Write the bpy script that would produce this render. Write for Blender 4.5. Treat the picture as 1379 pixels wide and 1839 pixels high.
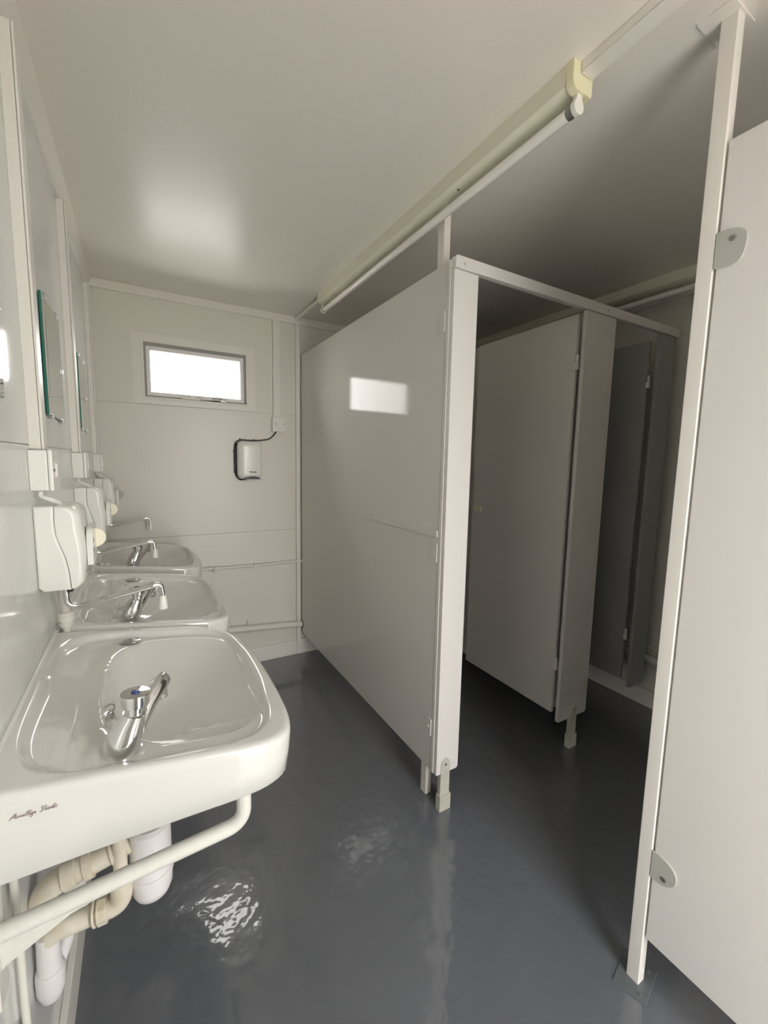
import bpy, bmesh, math, random
from mathutils import Vector, Matrix

random.seed(7)
for o in list(bpy.data.objects):
    bpy.data.objects.remove(o)
S = bpy.context.scene
COL = S.collection
H = 2.218          # ceiling height
XL, XR, YF, YR = -0.20, 2.40, 2.70, -0.62   # left, right, far and rear wall faces

# ------------------------------------------------------------------ camera
yaw, pit, rol = 0.52472545, 0.11663904, 0.01979936
cy, sy, cp, sp = math.cos(yaw), math.sin(yaw), math.cos(pit), math.sin(pit)
fw = Vector((sy * cp, cy * cp, -sp))
r0 = Vector((cy, -sy, 0))
u0 = r0.cross(fw)
c_, s_ = math.cos(rol), math.sin(rol)
rx = c_ * r0 + s_ * u0
ux = -s_ * r0 + c_ * u0
cam = bpy.data.cameras.new('camera')
cam.sensor_fit = 'VERTICAL'
cam.sensor_height = 36
cam.lens = 756.65 * 36 / 1839
cam.clip_start = 0.01
camo = bpy.data.objects.new('camera', cam)
COL.objects.link(camo)
M3 = Matrix((rx, ux, -fw)).transposed()
camo.matrix_world = Matrix.Translation((0, 0, 1.32)) @ M3.to_4x4()
S.camera = camo

# ------------------------------------------------------------------ sky (overcast) and daylight
w = bpy.data.worlds.new('sky')
S.world = w
w.use_nodes = True
bg = w.node_tree.nodes['Background']
bg.inputs[0].default_value = (1.0, 0.985, 0.955, 1)
bg.inputs[1].default_value = 5.6


def portal(name, loc, sx, sz, rot):
    l = bpy.data.lights.new(name, 'AREA')
    l.shape = 'RECTANGLE'
    l.size, l.size_y = sx, sz
    l.cycles.is_portal = True
    o = bpy.data.objects.new(name, l)
    o.location = loc
    o.rotation_euler = rot
    COL.objects.link(o)


WX0, WX1, WZ0, WZ1 = 0.030, 0.590, 1.645, 1.955      # window opening
DX0, DX1, DZ1 = 0.44, 1.06, 2.02                    # open entrance door behind the camera
portal('window_portal', ((WX0 + WX1) / 2, YF + 0.075, (WZ0 + WZ1) / 2), WX1 - WX0, WZ1 - WZ0, (-math.pi / 2, 0, 0))
portal('door_portal', ((DX0 + DX1) / 2, YR - 0.055, DZ1 / 2), DX1 - DX0, DZ1, (math.pi / 2, 0, 0))

vs = S.view_settings
vs.view_transform = 'Standard'
vs.look = 'None'
vs.gamma = 1
vs.use_curve_mapping = False
vs.exposure = 0.82
try:
    S.cycles.max_bounces = 14
    S.cycles.diffuse_bounces = 8
    S.cycles.glossy_bounces = 6
    S.cycles.caustics_reflective = False
except Exception:
    pass


# ------------------------------------------------------------------ materials
def mat(name, col, rough=0.5, metal=0.0, spec=0.5, coat=0.0, coat_r=0.05, bump=0.0, bscale=200.0,
        rvar=0.0, cvar=0.0, cscale=3.0, cvcol=None, stretch=None, bdetail=3):
    m = bpy.data.materials.new(name)
    m.use_nodes = True
    nt = m.node_tree
    b = nt.nodes['Principled BSDF']
    b.inputs['Base Color'].default_value = (*col, 1)
    b.inputs['Roughness'].default_value = rough
    b.inputs['Metallic'].default_value = metal
    b.inputs['Specular IOR Level'].default_value = spec
    b.inputs['Coat Weight'].default_value = coat
    b.inputs['Coat Roughness'].default_value = coat_r
    tc = nt.nodes.new('ShaderNodeTexCoord')
    src = tc.outputs['Object']
    if stretch:
        mp = nt.nodes.new('ShaderNodeMapping')
        mp.inputs['Scale'].default_value = stretch
        nt.links.new(src, mp.inputs['Vector'])
        src = mp.outputs['Vector']
    if bump:
        n = nt.nodes.new('ShaderNodeTexNoise')
        n.inputs['Scale'].default_value = bscale
        n.inputs['Detail'].default_value = bdetail
        nt.links.new(src, n.inputs['Vector'])
        bp = nt.nodes.new('ShaderNodeBump')
        bp.inputs['Strength'].default_value = 1.0
        bp.inputs['Distance'].default_value = bump
        nt.links.new(n.outputs['Fac'], bp.inputs['Height'])
        nt.links.new(bp.outputs['Normal'], b.inputs['Normal'])
        nt.links.new(bp.outputs['Normal'], b.inputs['Coat Normal'])
    if cvar:
        n = nt.nodes.new('ShaderNodeTexNoise')
        n.inputs['Scale'].default_value = cscale
        n.inputs['Detail'].default_value = 6
        nt.links.new(tc.outputs['Object'], n.inputs['Vector'])
        rp = nt.nodes.new('ShaderNodeMapRange')
        rp.inputs['From Min'].default_value = 0.35
        rp.inputs['From Max'].default_value = 0.7
        rp.inputs['To Max'].default_value = cvar
        nt.links.new(n.outputs['Fac'], rp.inputs['Value'])
        mx = nt.nodes.new('ShaderNodeMix')
        mx.data_type = 'RGBA'
        mx.inputs['A'].default_value = (*col, 1)
        mx.inputs['B'].default_value = (*(cvcol or tuple(c * 0.6 for c in col)), 1)
        nt.links.new(rp.outputs['Result'], mx.inputs['Factor'])
        nt.links.new(mx.outputs['Result'], b.inputs['Base Color'])
    if rvar:
        n = nt.nodes.new('ShaderNodeTexNoise')
        n.inputs['Scale'].default_value = 2.2
        n.inputs['Detail'].default_value = 5
        nt.links.new(tc.outputs['Object'], n.inputs['Vector'])
        rp = nt.nodes.new('ShaderNodeMapRange')
        rp.inputs['To Min'].default_value = max(0, rough - rvar)
        rp.inputs['To Max'].default_value = rough + rvar
        nt.links.new(n.outputs['Fac'], rp.inputs['Value'])
        nt.links.new(rp.outputs['Result'], b.inputs['Roughness'])
    return m


M = {}
M['wall'] = mat('painted_wall', (0.74, 0.72, 0.66), 0.32, bump=0.0004, bscale=90)
M['wall_left'] = mat('gloss_wall', (0.70, 0.71, 0.69), 0.14, bump=0.00025, bscale=45)
M['ceiling'] = mat('painted_ceiling', (0.79, 0.755, 0.70), 0.30, bump=0.0004, bscale=160)
M['trim'] = mat('painted_trim', (0.80, 0.77, 0.72), 0.35, bump=0.0003, bscale=60)
M['floor'] = mat('glossy_floor_paint', (0.132, 0.140, 0.160), 0.20, spec=0.5, coat=1.0, coat_r=0.03, bump=0.0019, bscale=19,
                 cvar=0.5, cscale=1.3, cvcol=(0.115, 0.120, 0.135), bdetail=2)
M['partition'] = mat('gloss_partition_paint', (0.66, 0.635, 0.605), 0.055, spec=0.18, bump=0.00009, bscale=130)
M['partition_d'] = mat('darker_grey_partition', (0.36, 0.36, 0.35), 0.35, bump=0.0003, bscale=70)  # darker, greyer base colour than the other cubicle fronts
M['partition_b'] = mat('satin_partition_paint', (0.73, 0.70, 0.675), 0.33, bump=0.0003, bscale=70)
M['post'] = mat('white_post_paint', (0.80, 0.765, 0.72), 0.35, bump=0.0005, bscale=50)
M['hinge_grey'] = mat('grey_nylon', (0.46, 0.46, 0.42), 0.45)
M['alu'] = mat('dull_aluminium', (0.64, 0.62, 0.54), 0.42, metal=0.2, bump=0.0003, bscale=80, cvar=0.4, cscale=30,
               cvcol=(0.50, 0.48, 0.40))
M['ceramic'] = mat('white_vitreous_china', (0.715, 0.71, 0.68), 0.05, spec=0.6, coat=0.4, coat_r=0.02)
M['ceramic_spk'] = mat('white_vitreous_china_bowl', (0.715, 0.71, 0.68), 0.05, spec=0.6, coat=0.4, coat_r=0.02)
M['chrome'] = mat('chrome', (0.80, 0.80, 0.80), 0.05, metal=1.0)
M['chrome_dull'] = mat('dull_chrome', (0.55, 0.55, 0.54), 0.22, metal=1.0)
M['plastic'] = mat('white_plastic', (0.84, 0.84, 0.80), 0.18)
M['plastic_w'] = mat('warm_white_plastic', (0.80, 0.78, 0.72), 0.3)
M['cream'] = mat('cream_plastic', (0.80, 0.76, 0.60), 0.35)
M['light_body'] = mat('yellowed_white_enamel', (0.76, 0.735, 0.60), 0.35)
M['light_cap'] = mat('yellowed_plastic', (0.78, 0.73, 0.50), 0.4)
M['tube'] = mat('fluorescent_tube_glass', (0.86, 0.84, 0.80), 0.12)
M['pipe'] = mat('stained_waste_pipe', (0.74, 0.70, 0.60), 0.35, cvar=0.8, cscale=28, cvcol=(0.56, 0.48, 0.36))
M['pipe_w'] = mat('white_waste_plastic', (0.76, 0.73, 0.74), 0.35)
M['pipe_p'] = mat('painted_pipe', (0.74, 0.73, 0.66), 0.35)
M['bracket'] = mat('chipped_white_enamel', (0.74, 0.73, 0.68), 0.3, bump=0.0006, bscale=25, cvar=0.12, cscale=90,
                   cvcol=(0.35, 0.33, 0.30))
M['black'] = mat('black_rubber', (0.008, 0.008, 0.008), 0.4)
M['dark'] = mat('dark_recess', (0.03, 0.028, 0.025), 0.7)
M['screw'] = mat('steel_screw', (0.35, 0.34, 0.32), 0.35, metal=0.9)
M['blue'] = mat('blue_plastic', (0.03, 0.05, 0.22), 0.25)
M['ink'] = mat('purple_grey_print', (0.26, 0.17, 0.19), 0.6)
M['ink_black'] = mat('dark_print', (0.06, 0.06, 0.05), 0.6)
M['mirror'] = mat('mirror_silver', (0.72, 0.76, 0.73), 0.015, metal=1.0)
M['glass_edge'] = mat('green_glass_edge', (0.02, 0.16, 0.12), 0.12)
M['win_alu'] = mat('white_window_enamel', (0.84, 0.82, 0.81), 0.35)
M['win_seal'] = mat('grey_window_gasket', (0.34, 0.33, 0.31), 0.6)
M['ground'] = mat('outside_paving', (0.64, 0.63, 0.60), 0.9)
M['plate_paint'] = mat('painted_plate', (0.70, 0.68, 0.63), 0.4)
M['floor_plate'] = mat('grey_painted_plate', (0.115, 0.125, 0.135), 0.35, bump=0.001, bscale=60)
M['sealant'] = mat('white_sealant', (0.78, 0.78, 0.75), 0.3, bump=0.001, bscale=50)

g = bpy.data.materials.new('clear_window_glass')
g.use_nodes = True
nt = g.node_tree
nt.nodes.clear()
out = nt.nodes.new('ShaderNodeOutputMaterial')
mx = nt.nodes.new('ShaderNodeMixShader')
tr = nt.nodes.new('ShaderNodeBsdfTransparent')
gl = nt.nodes.new('ShaderNodeBsdfGlossy')
gl.inputs['Roughness'].default_value = 0.02
fr = nt.nodes.new('ShaderNodeFresnel')
fr.inputs['IOR'].default_value = 1.25
nt.links.new(fr.outputs[0], mx.inputs[0])
nt.links.new(tr.outputs[0], mx.inputs[1])
nt.links.new(gl.outputs[0], mx.inputs[2])
nt.links.new(mx.outputs[0], out.inputs[0])
M['glass'] = g


# ------------------------------------------------------------------ mesh helpers (world coordinates; parts are shifted to their parent)
def merge(dst, src):
    me = bpy.data.meshes.new('tmp')
    src.to_mesh(me)
    dst.from_mesh(me)
    bpy.data.meshes.remove(me)
    src.free()


def box(bm, x0, x1, y0, y1, z0, z1, bev=0.0, seg=2, m=None):
    b = bmesh.new()
    bmesh.ops.create_cube(b, size=1)
    for v in b.verts:
        v.co = Vector(((x0 + x1) / 2 + v.co.x * (x1 - x0), (y0 + y1) / 2 + v.co.y * (y1 - y0),
                       (z0 + z1) / 2 + v.co.z * (z1 - z0)))
    if bev:
        bmesh.ops.bevel(b, geom=b.edges[:], offset=bev, segments=seg, profile=0.5, affect='EDGES')
    if m is not None:
        bmesh.ops.transform(b, matrix=m, verts=b.verts)
    merge(bm, b)


def prism(bm, pts, a0, a1, axis='y', bev=0.0, seg=2):
    """extrude a 2D polygon. axis y: pts are (x,z); axis x: pts are (y,z); axis z: pts are (x,y)"""
    b = bmesh.new()

    def P(p, a):
        if axis == 'y':
            return (p[0], a, p[1])
        if axis == 'x':
            return (a, p[0], p[1])
        return (p[0], p[1], a)
    A = [b.verts.new(P(p, a0)) for p in pts]
    B = [b.verts.new(P(p, a1)) for p in pts]
    f0 = b.faces.new(A)
    f1 = b.faces.new(B[::-1])
    n = len(pts)
    for i in range(n):
        b.faces.new((A[i], B[i], B[(i + 1) % n], A[(i + 1) % n]))
    bmesh.ops.recalc_face_normals(b, faces=b.faces[:])
    if bev:
        es = list(f0.edges) + list(f1.edges)
        bmesh.ops.bevel(b, geom=es, offset=bev, segments=seg, profile=0.5, affect='EDGES')
    merge(bm, b)


def fillet(path, r=0.02, n=6):
    """round the corners of a polyline"""
    path = [Vector(p) for p in path]
    out_ = [path[0]]
    for i in range(1, len(path) - 1):
        a, b, c = path[i - 1], path[i], path[i + 1]
        d1, d2 = (a - b), (c - b)
        rr = min(r, d1.length * 0.49, d2.length * 0.49)
        p1, p2 = b + d1.normalized() * rr, b + d2.normalized() * rr
        for k in range(n + 1):
            t = k / n
            out_.append(p1 * (1 - t) ** 2 + b * 2 * t * (1 - t) + p2 * t * t)
    out_.append(path[-1])
    return out_


def tube(bm, path, rad, n=14, cap=True, sx=1.0):
    path = [Vector(p) for p in path]
    rads = rad if isinstance(rad, (list, tuple)) else [rad] * len(path)
    b = bmesh.new()
    rings = []
    t0 = (path[1] - path[0]).normalized()
    up = Vector((0, 0, 1)) if abs(t0.z) < 0.9 else Vector((1, 0, 0))
    nrm = (up - t0 * up.dot(t0)).normalized()
    for i, p in enumerate(path):
        if i == 0:
            t = path[1] - path[0]
        elif i == len(path) - 1:
            t = path[-1] - path[-2]
        else:
            t = (path[i + 1] - path[i]).normalized() + (path[i] - path[i - 1]).normalized()
        t.normalize()
        nrm = (nrm - t * nrm.dot(t)).normalized()
        bi = t.cross(nrm)
        rings.append([b.verts.new(p + (nrm * math.cos(2 * math.pi * k / n) + bi * math.sin(2 * math.pi * k / n) * sx) * rads[i])
                      for k in range(n)])
    for i in range(len(rings) - 1):
        for k in range(n):
            b.faces.new((rings[i][k], rings[i][(k + 1) % n], rings[i + 1][(k + 1) % n], rings[i + 1][k]))
    if cap:
        b.faces.new(rings[0][::-1])
        b.faces.new(rings[-1])
    bmesh.ops.recalc_face_normals(b, faces=b.faces[:])
    merge(bm, b)


def lathe(bm, prof, origin, axis=(0, 0, 1), n=24):
    """prof: list of (distance along axis, radius)"""
    ax = Vector(axis).normalized()
    o = Vector(origin)
    tmp = Vector((0, 0, 1)) if abs(ax.z) < 0.9 else Vector((1, 0, 0))
    e1 = (tmp - ax * tmp.dot(ax)).normalized()
    e2 = ax.cross(e1)
    b = bmesh.new()
    rings = []
    for (a, r) in prof:
        c = o + ax * a
        if r < 1e-6:
            rings.append([b.verts.new(c)])
        else:
            rings.append([b.verts.new(c + (e1 * math.cos(2 * math.pi * k / n) + e2 * math.sin(2 * math.pi * k / n)) * r)
                          for k in range(n)])
    for i in range(len(rings) - 1):
        A, B = rings[i], rings[i + 1]
        for k in range(n):
            k2 = (k + 1) % n
            if len(A) == 1 and len(B) == 1:
                continue
            if len(A) == 1:
                b.faces.new((A[0], B[k], B[k2]))
            elif len(B) == 1:
                b.faces.new((A[k], A[k2], B[0]))
            else:
                b.faces.new((A[k], A[k2], B[k2], B[k]))
    for R_ in (rings[0], rings[-1]):
        if len(R_) > 1:
            try:
                b.faces.new(R_)
            except ValueError:
                pass
    bmesh.ops.recalc_face_normals(b, faces=b.faces[:])
    merge(bm, b)


def wloc(o):
    v = Vector(o.location)
    p = o.parent
    while p is not None:
        v += Vector(p.location)
        p = p.parent
    return v


def obj(name, bm, m, parent=None, smooth=True, angle=35):
    """link the bmesh (world coordinates) as ONE object"""
    if parent is not None:
        bmesh.ops.translate(bm, verts=bm.verts, vec=-wloc(parent))
    me = bpy.data.meshes.new(name)
    bm.to_mesh(me)
    bm.free()
    me.materials.append(M[m])
    if smooth:
        for p in me.polygons:
            p.use_smooth = True
        if hasattr(me, 'set_sharp_from_angle'):
            me.set_sharp_from_angle(angle=math.radians(angle))
    o = bpy.data.objects.new(name, me)
    COL.objects.link(o)
    if smooth and angle < 50:
        o.modifiers.new('weighted_normals', 'WEIGHTED_NORMAL').keep_sharp = True
    if parent is not None:
        o.parent = parent
    return o


def thing(name, label, cat, loc, group=None):
    o = bpy.data.objects.new(name, None)
    o.empty_display_size = 0.05
    o.location = loc
    COL.objects.link(o)
    o['label'] = label
    o['category'] = cat
    if group:
        o['group'] = group
    return o


def struct(name, bm, m, parent=None):
    o = obj(name, bm, m, parent)
    if parent is None:
        o['kind'] = 'structure'
    return o


def bxo(name, m, parent, x0, x1, y0, y1, z0, z1, bev=0.0015, seg=2):
    b = bmesh.new()
    box(b, x0, x1, y0, y1, z0, z1, bev, seg)
    return obj(name, b, m, parent)


def dup(root, off, label):
    def cp_(o, par):
        c = o.copy()
        COL.objects.link(c)
        c.parent = par
        for ch in list(o.children):
            cp_(ch, c)
        return c
    r = cp_(root, None)
    r.location = Vector(root.location) + Vector(off)
    r['label'] = label
    return r


def screw_head(parent, p, axis, r=0.005, m='screw', name='screw'):
    b = bmesh.new()
    lathe(b, [(0, r), (0.0012, r), (0.002, r * 0.7), (0.002, r * 0.4), (0.0008, r * 0.38), (0.0008, 0)], p, axis, 14)
    return obj(name, b, m, parent)


# ------------------------------------------------------------------ room shell
b = bmesh.new()
box(b, XL - 0.06, XR + 0.06, YR - 0.06, YF + 0.06, -0.04, 0)
struct('floor', b, 'floor')
b = bmesh.new()
box(b, XL - 0.06, XR + 0.06, YR - 0.06, YF + 0.06, H, H + 0.05)
struct('ceiling', b, 'ceiling')

PT = 0.006   # panel thickness
b = bmesh.new()
box(b, XL - 0.06, XL - PT, YR - 0.06, YF + 0.06, 0, H)
wl = struct('wall_left', b, 'wall_left')
for (y0, y1) in ((YR, 1.1615), (1.1635, 1.812), (1.814, 2.555), (2.557, YF)):
    bxo('panel', 'wall_left', wl, XL - PT, XL, y0, y1, 1.3435, H, 0.0007, 1)
bxo('panel', 'wall_left', wl, XL - PT, XL, YR, YF, 0, 1.342, 0.0007, 1)

b = bmesh.new()
for (x0, x1, z0, z1) in ((XL - .06, WX0, 0, H), (WX1, XR + .06, 0, H), (WX0, WX1, 0, WZ0), (WX0, WX1, WZ1, H)):
    box(b, x0, x1, YF + PT, YF + 0.07, z0, z1)
wf = struct('wall_far', b, 'wall')
bxo('panel', 'wall', wf, XL, 0.899, YF, YF + PT, 0, 0.869, 0.0007, 1)
bxo('panel', 'wall', wf, XL, 0.899, YF, YF + PT, 0.871, 1.6125, 0.0007, 1)
b = bmesh.new()
for (x0, x1, z0, z1) in ((XL, WX0, 1.6145, H), (WX1, 0.899, 1.6145, H), (WX0, WX1, 1.6145, WZ0), (WX0, WX1, WZ1, H)):
    box(b, x0, x1, YF, YF + PT, z0, z1)
obj('panel', b, 'wall', wf)
bxo('panel', 'wall', wf, 0.901, 1.70, YF, YF + PT, 0, H, 0.0007, 1)
bxo('panel', 'wall', wf, 1.702, XR, YF, YF + PT, 0, H, 0.0007, 1)

b = bmesh.new()
box(b, XR + PT, XR + 0.06, YR - 0.06, YF + 0.06, 0, H)
wr = struct('wall_right', b, 'wall')
for (y0, y1) in ((YR, 0.299), (0.301, 1.499), (1.501, YF)):
    bxo('panel', 'wall', wr, XR, XR + PT, y0, y1, 0, H, 0.0007, 1)

b = bmesh.new()
for (x0, x1, z0, z1) in ((XL, DX0, 0, H), (DX1, XR, 0, H), (DX0, DX1, DZ1, H)):
    box(b, x0, x1, YR - 0.05, YR, z0, z1)
struct('wall_rear', b, 'wall')
b = bmesh.new()
for (x0, x1, z0, z1) in ((DX0 - .045, DX0, 0, DZ1 + .045), (DX1, DX1 + .045, 0, DZ1 + .045), (DX0, DX1, DZ1, DZ1 + .045)):
    box(b, x0, x1, YR, YR + 0.014, z0, z1, 0.002)
struct('trim_5', b, 'trim')
b = bmesh.new()
box(b, -30, 30, -40, 40, -0.35, -0.30)
struct('ground', b, 'ground')

# baseboards
for nm, a in (('baseboard_far', (XL + 0.015, 0.884, YF - 0.015, YF - 0.0005, 0.0, 0.100)),
              ('baseboard_far', (0.884, XR - 0.016, YF - 0.018, YF - 0.0005, 0.0, 0.106)),
              ('baseboard_right', (XR - 0.015, XR, YR + .015, YF, 0.0, 0.095)),
              ('baseboard_left', (XL, XL + 0.015, YR + .015, YF, 0.0, 0.112))):
    b = bmesh.new()
    box(b, *a, 0.003, 2)
    struct(nm, b, 'trim')
# trims at the ceiling and the joint strip on the far wall
b = bmesh.new(); box(b, XL + 0.001, XR, YF - 0.018, YF, 2.174, H, 0.003); struct('trim_1', b, 'trim')
b = bmesh.new(); prism(b, [(XL, 2.142), (XL + .008, 2.142), (XL + .014, 2.15), (XL + .016, 2.185), (XL + .022, 2.2), (XL + .024, H), (XL, H)], YR, YF - 0.019, 'y', 0.001); struct('trim_2', b, 'trim')
b = bmesh.new(); box(b, 0.884, 0.912, YF - 0.022, YF, 0.106, 2.174, 0.004); struct('trim_3', b, 'trim')
b = bmesh.new(); box(b, XR - .018, XR, YR, YF - .019, 2.174, H, 0.003); struct('trim_4', b, 'trim')

# ------------------------------------------------------------------ window in the far wall
b = bmesh.new()
ax0, ax1, az0, az1 = -0.012, 0.630, 1.616, 1.985
for (x0, x1, z0, z1) in ((ax0, WX0, az0, az1), (WX1, ax1, az0, az1), (WX0, WX1, az0, WZ0), (WX0, WX1, WZ1, az1)):
    box(b, x0, x1, YF - 0.006, YF, z0, z1, 0.0)
win = struct('window_1', b, 'trim')
# reveal bead
b = bmesh.new()
for (x0, x1, z0, z1) in ((WX0 - .002, WX0 + .012, WZ0, WZ1), (WX1 - .012, WX1 + .002, WZ0, WZ1), (WX0 + .012, WX1 - .012, WZ0 - .002, WZ0 + .009), (WX0 + .012, WX1 - .012, WZ1 - .012, WZ1 + .002)):
    box(b, x0, x1, YF - 0.010, YF + 0.03, z0, z1, 0.002)
obj('reveal', b, 'trim', win)
b = bmesh.new()
for (x0, x1, z0, z1) in ((WX0 + .010, WX0 + .023, WZ0 + .008, WZ1 - .010), (WX1 - .023, WX1 - .010, WZ0 + .008, WZ1 - .010), (WX0 + .023, WX1 - .023, WZ0 + .007, WZ0 + .018), (WX0 + .023, WX1 - .023, WZ1 - .028, WZ1 - .011)):
    box(b, x0, x1, YF + 0.006, YF + 0.066, z0, z1, 0.001)
obj('window_frame', b, 'win_seal', win)
b = bmesh.new()
sx0, sx1, sz0, sz1 = WX0 + .021, WX1 - .021, WZ0 + .017, WZ1 - .026
t = 0.022
for (x0, x1, z0, z1) in ((sx0, sx0 + t, sz0, sz1), (sx1 - t, sx1, sz0, sz1), (sx0 + t, sx1 - t, sz0, sz0 + t), (sx0 + t, sx1 - t, sz1 - t - .002, sz1)):
    box(b, x0, x1, YF + 0.010, YF + 0.046, z0, z1, 0.003)
obj('sash', b, 'win_alu', win)
bxo('pane', 'glass', win, sx0 + t - .003, sx1 - t + .003, YF + 0.032, YF + 0.036, sz0 + t - .003, sz1 - t, 0)
b = bmesh.new()   # casement stay
box(b, 0.225, 0.32, YF + 0.000, YF + 0.012, WZ0 + .012, WZ0 + .018, 0.001)
tube(b, fillet([(0.20, YF + .014, 1.672), (0.225, YF + .002, 1.681), (0.25, YF + .002, 1.677), (0.268, YF + .004, 1.668)], .012), 0.0035, 8)
tube(b, [(0.30, YF + .006, 1.675), (0.33, YF + .01, 1.672)], 0.004, 8)
obj('window_stay', b, 'plastic_w', win)
b = bmesh.new()   # catch
box(b, 0.375, 0.465, YF + 0.006, YF + 0.016, WZ0 + .010, WZ0 + .017, 0.001)
box(b, 0.43, 0.465, YF + 0.004, YF + 0.018, WZ0 + .012, WZ0 + .028, 0.003)
tube(b, [(0.385, YF + .004, 1.673), (0.41, YF - .002, 1.679), (0.44, YF + .004, 1.674)], 0.004, 8)
obj('window_catch', b, 'screw', win)


# ------------------------------------------------------------------ cable trunking and spur boxes
def trunk(label, axis, x0, x1, y0, y1, z0, z1, lid, name='cable_trunking', m='trim'):
    """base box plus a thin lid on the side named by lid"""
    t = thing(name, label, 'trunking', ((x0 + x1) / 2, (y0 + y1) / 2, z0), 'white cable trunking runs')
    lt = 0.005
    a = [x0, x1, y0, y1, z0, z1]
    l = list(a)
    if lid == '+x':
        a[1] = x1 - lt - 0.0008; l[0] = x1 - lt
    if lid == '-y':
        a[2] = y0 + lt + 0.0008; l[3] = y0 + lt
    if lid == '-z':
        a[4] = z0 + lt + 0.0008; l[5] = z0 + lt
    bxo('trunking_base', m, t, *a, 0.0012, 1)
    bxo('trunking_lid', m, t, *l, 0.0015, 2)
    return t


BY = (1.144, 1.795, 2.541)
bl = ('white vertical trunking nearest the camera on the left wall, above the nearest water heater',
      'white vertical trunking between the two mirrors on the left wall',
      'white vertical trunking in the far left corner of the room')
bx = ('white spur box at the foot of the trunking above the nearest water heater',
      'white spur box at the foot of the trunking above the middle water heater',
      'white spur box low in the far left corner above the farthest water heater')
for i, y in enumerate(BY):
    trunk(bl[i], 'z', XL, XL + 0.026, y, y + 0.038, 1.334, 2.141, '+x')
    t = thing('spur_box', bx[i], 'electric box', (XL, y - 0.02, 1.246), 'spur boxes on the left wall')
    bxo('back_box', 'plastic', t, XL, XL + 0.032, y - 0.021, y + 0.063, 1.247, 1.332, 0.003)
    bxo('face_plate', 'plastic', t, XL + 0.0325, XL + 0.041, y - 0.022, y + 0.064, 1.246, 1.333, 0.003)
    screw_head(t, (XL + 0.041, y - 0.008, 1.29), (1, 0, 0), 0.003)
    screw_head(t, (XL + 0.041, y + 0.05, 1.29), (1, 0, 0), 0.003)
    b = bmesh.new()
    box(b, XL + 0.041, XL + 0.0445, y + .006, y + 0.036, 1.275, 1.305, 0.001)
    obj('fuse_holder', b, 'plastic', t)
    # white flex dropping to the heater
    b = bmesh.new()
    tube(b, fillet([(XL + 0.015, y + 0.0, 1.246), (XL + 0.012, y + .004, 1.235), (XL + 0.028, y - .004, 1.228), (XL + 0.044, y + 0.02, 1.216)], 0.01), 0.0045, 8)
    obj('flex', b, 'plastic', t)

trunk('white vertical trunking on the far wall dropping to the hand dryer spur', 'z', 0.739, 0.781, YF - 0.022, YF, 1.592, 2.173, '-y')
t = thing('spur_box', 'square white spur box above the hand dryer on the far wall', 'electric box', (0.77, YF, 1.50))
bxo('back_box', 'plastic_w', t, 0.730, 0.812, YF - 0.028, YF, 1.502, 1.588, 0.003)
bxo('face_plate', 'plastic_w', t, 0.728, 0.814, YF - 0.036, YF - 0.0285, 1.500, 1.590, 0.002)
bxo('fuse_holder', 'plastic_w', t, 0.752, 0.790, YF - 0.040, YF - 0.0362, 1.530, 1.565, 0.001)
screw_head(t, (0.741, YF - 0.036, 1.547), (0, -1, 0), 0.004)
screw_head(t, (0.801, YF - 0.036, 1.547), (0, -1, 0), 0.004)

trunk('white ceiling trunking running from the near light fitting towards the camera', 'y', 0.892, 0.930, YR, 0.699, H - 0.024, H, '-z')
t = thing('ceiling_conduit', 'short round white conduit between the near light fitting and far wall', 'conduit', (0.90, 2.45, H))
b = bmesh.new()
tube(b, [(0.897, 2.262, H - 0.016), (0.893, 2.45, H - 0.013), (0.888, 2.683, H - 0.012)], 0.012, 12)
obj('conduit', b, 'trim', t)


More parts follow.
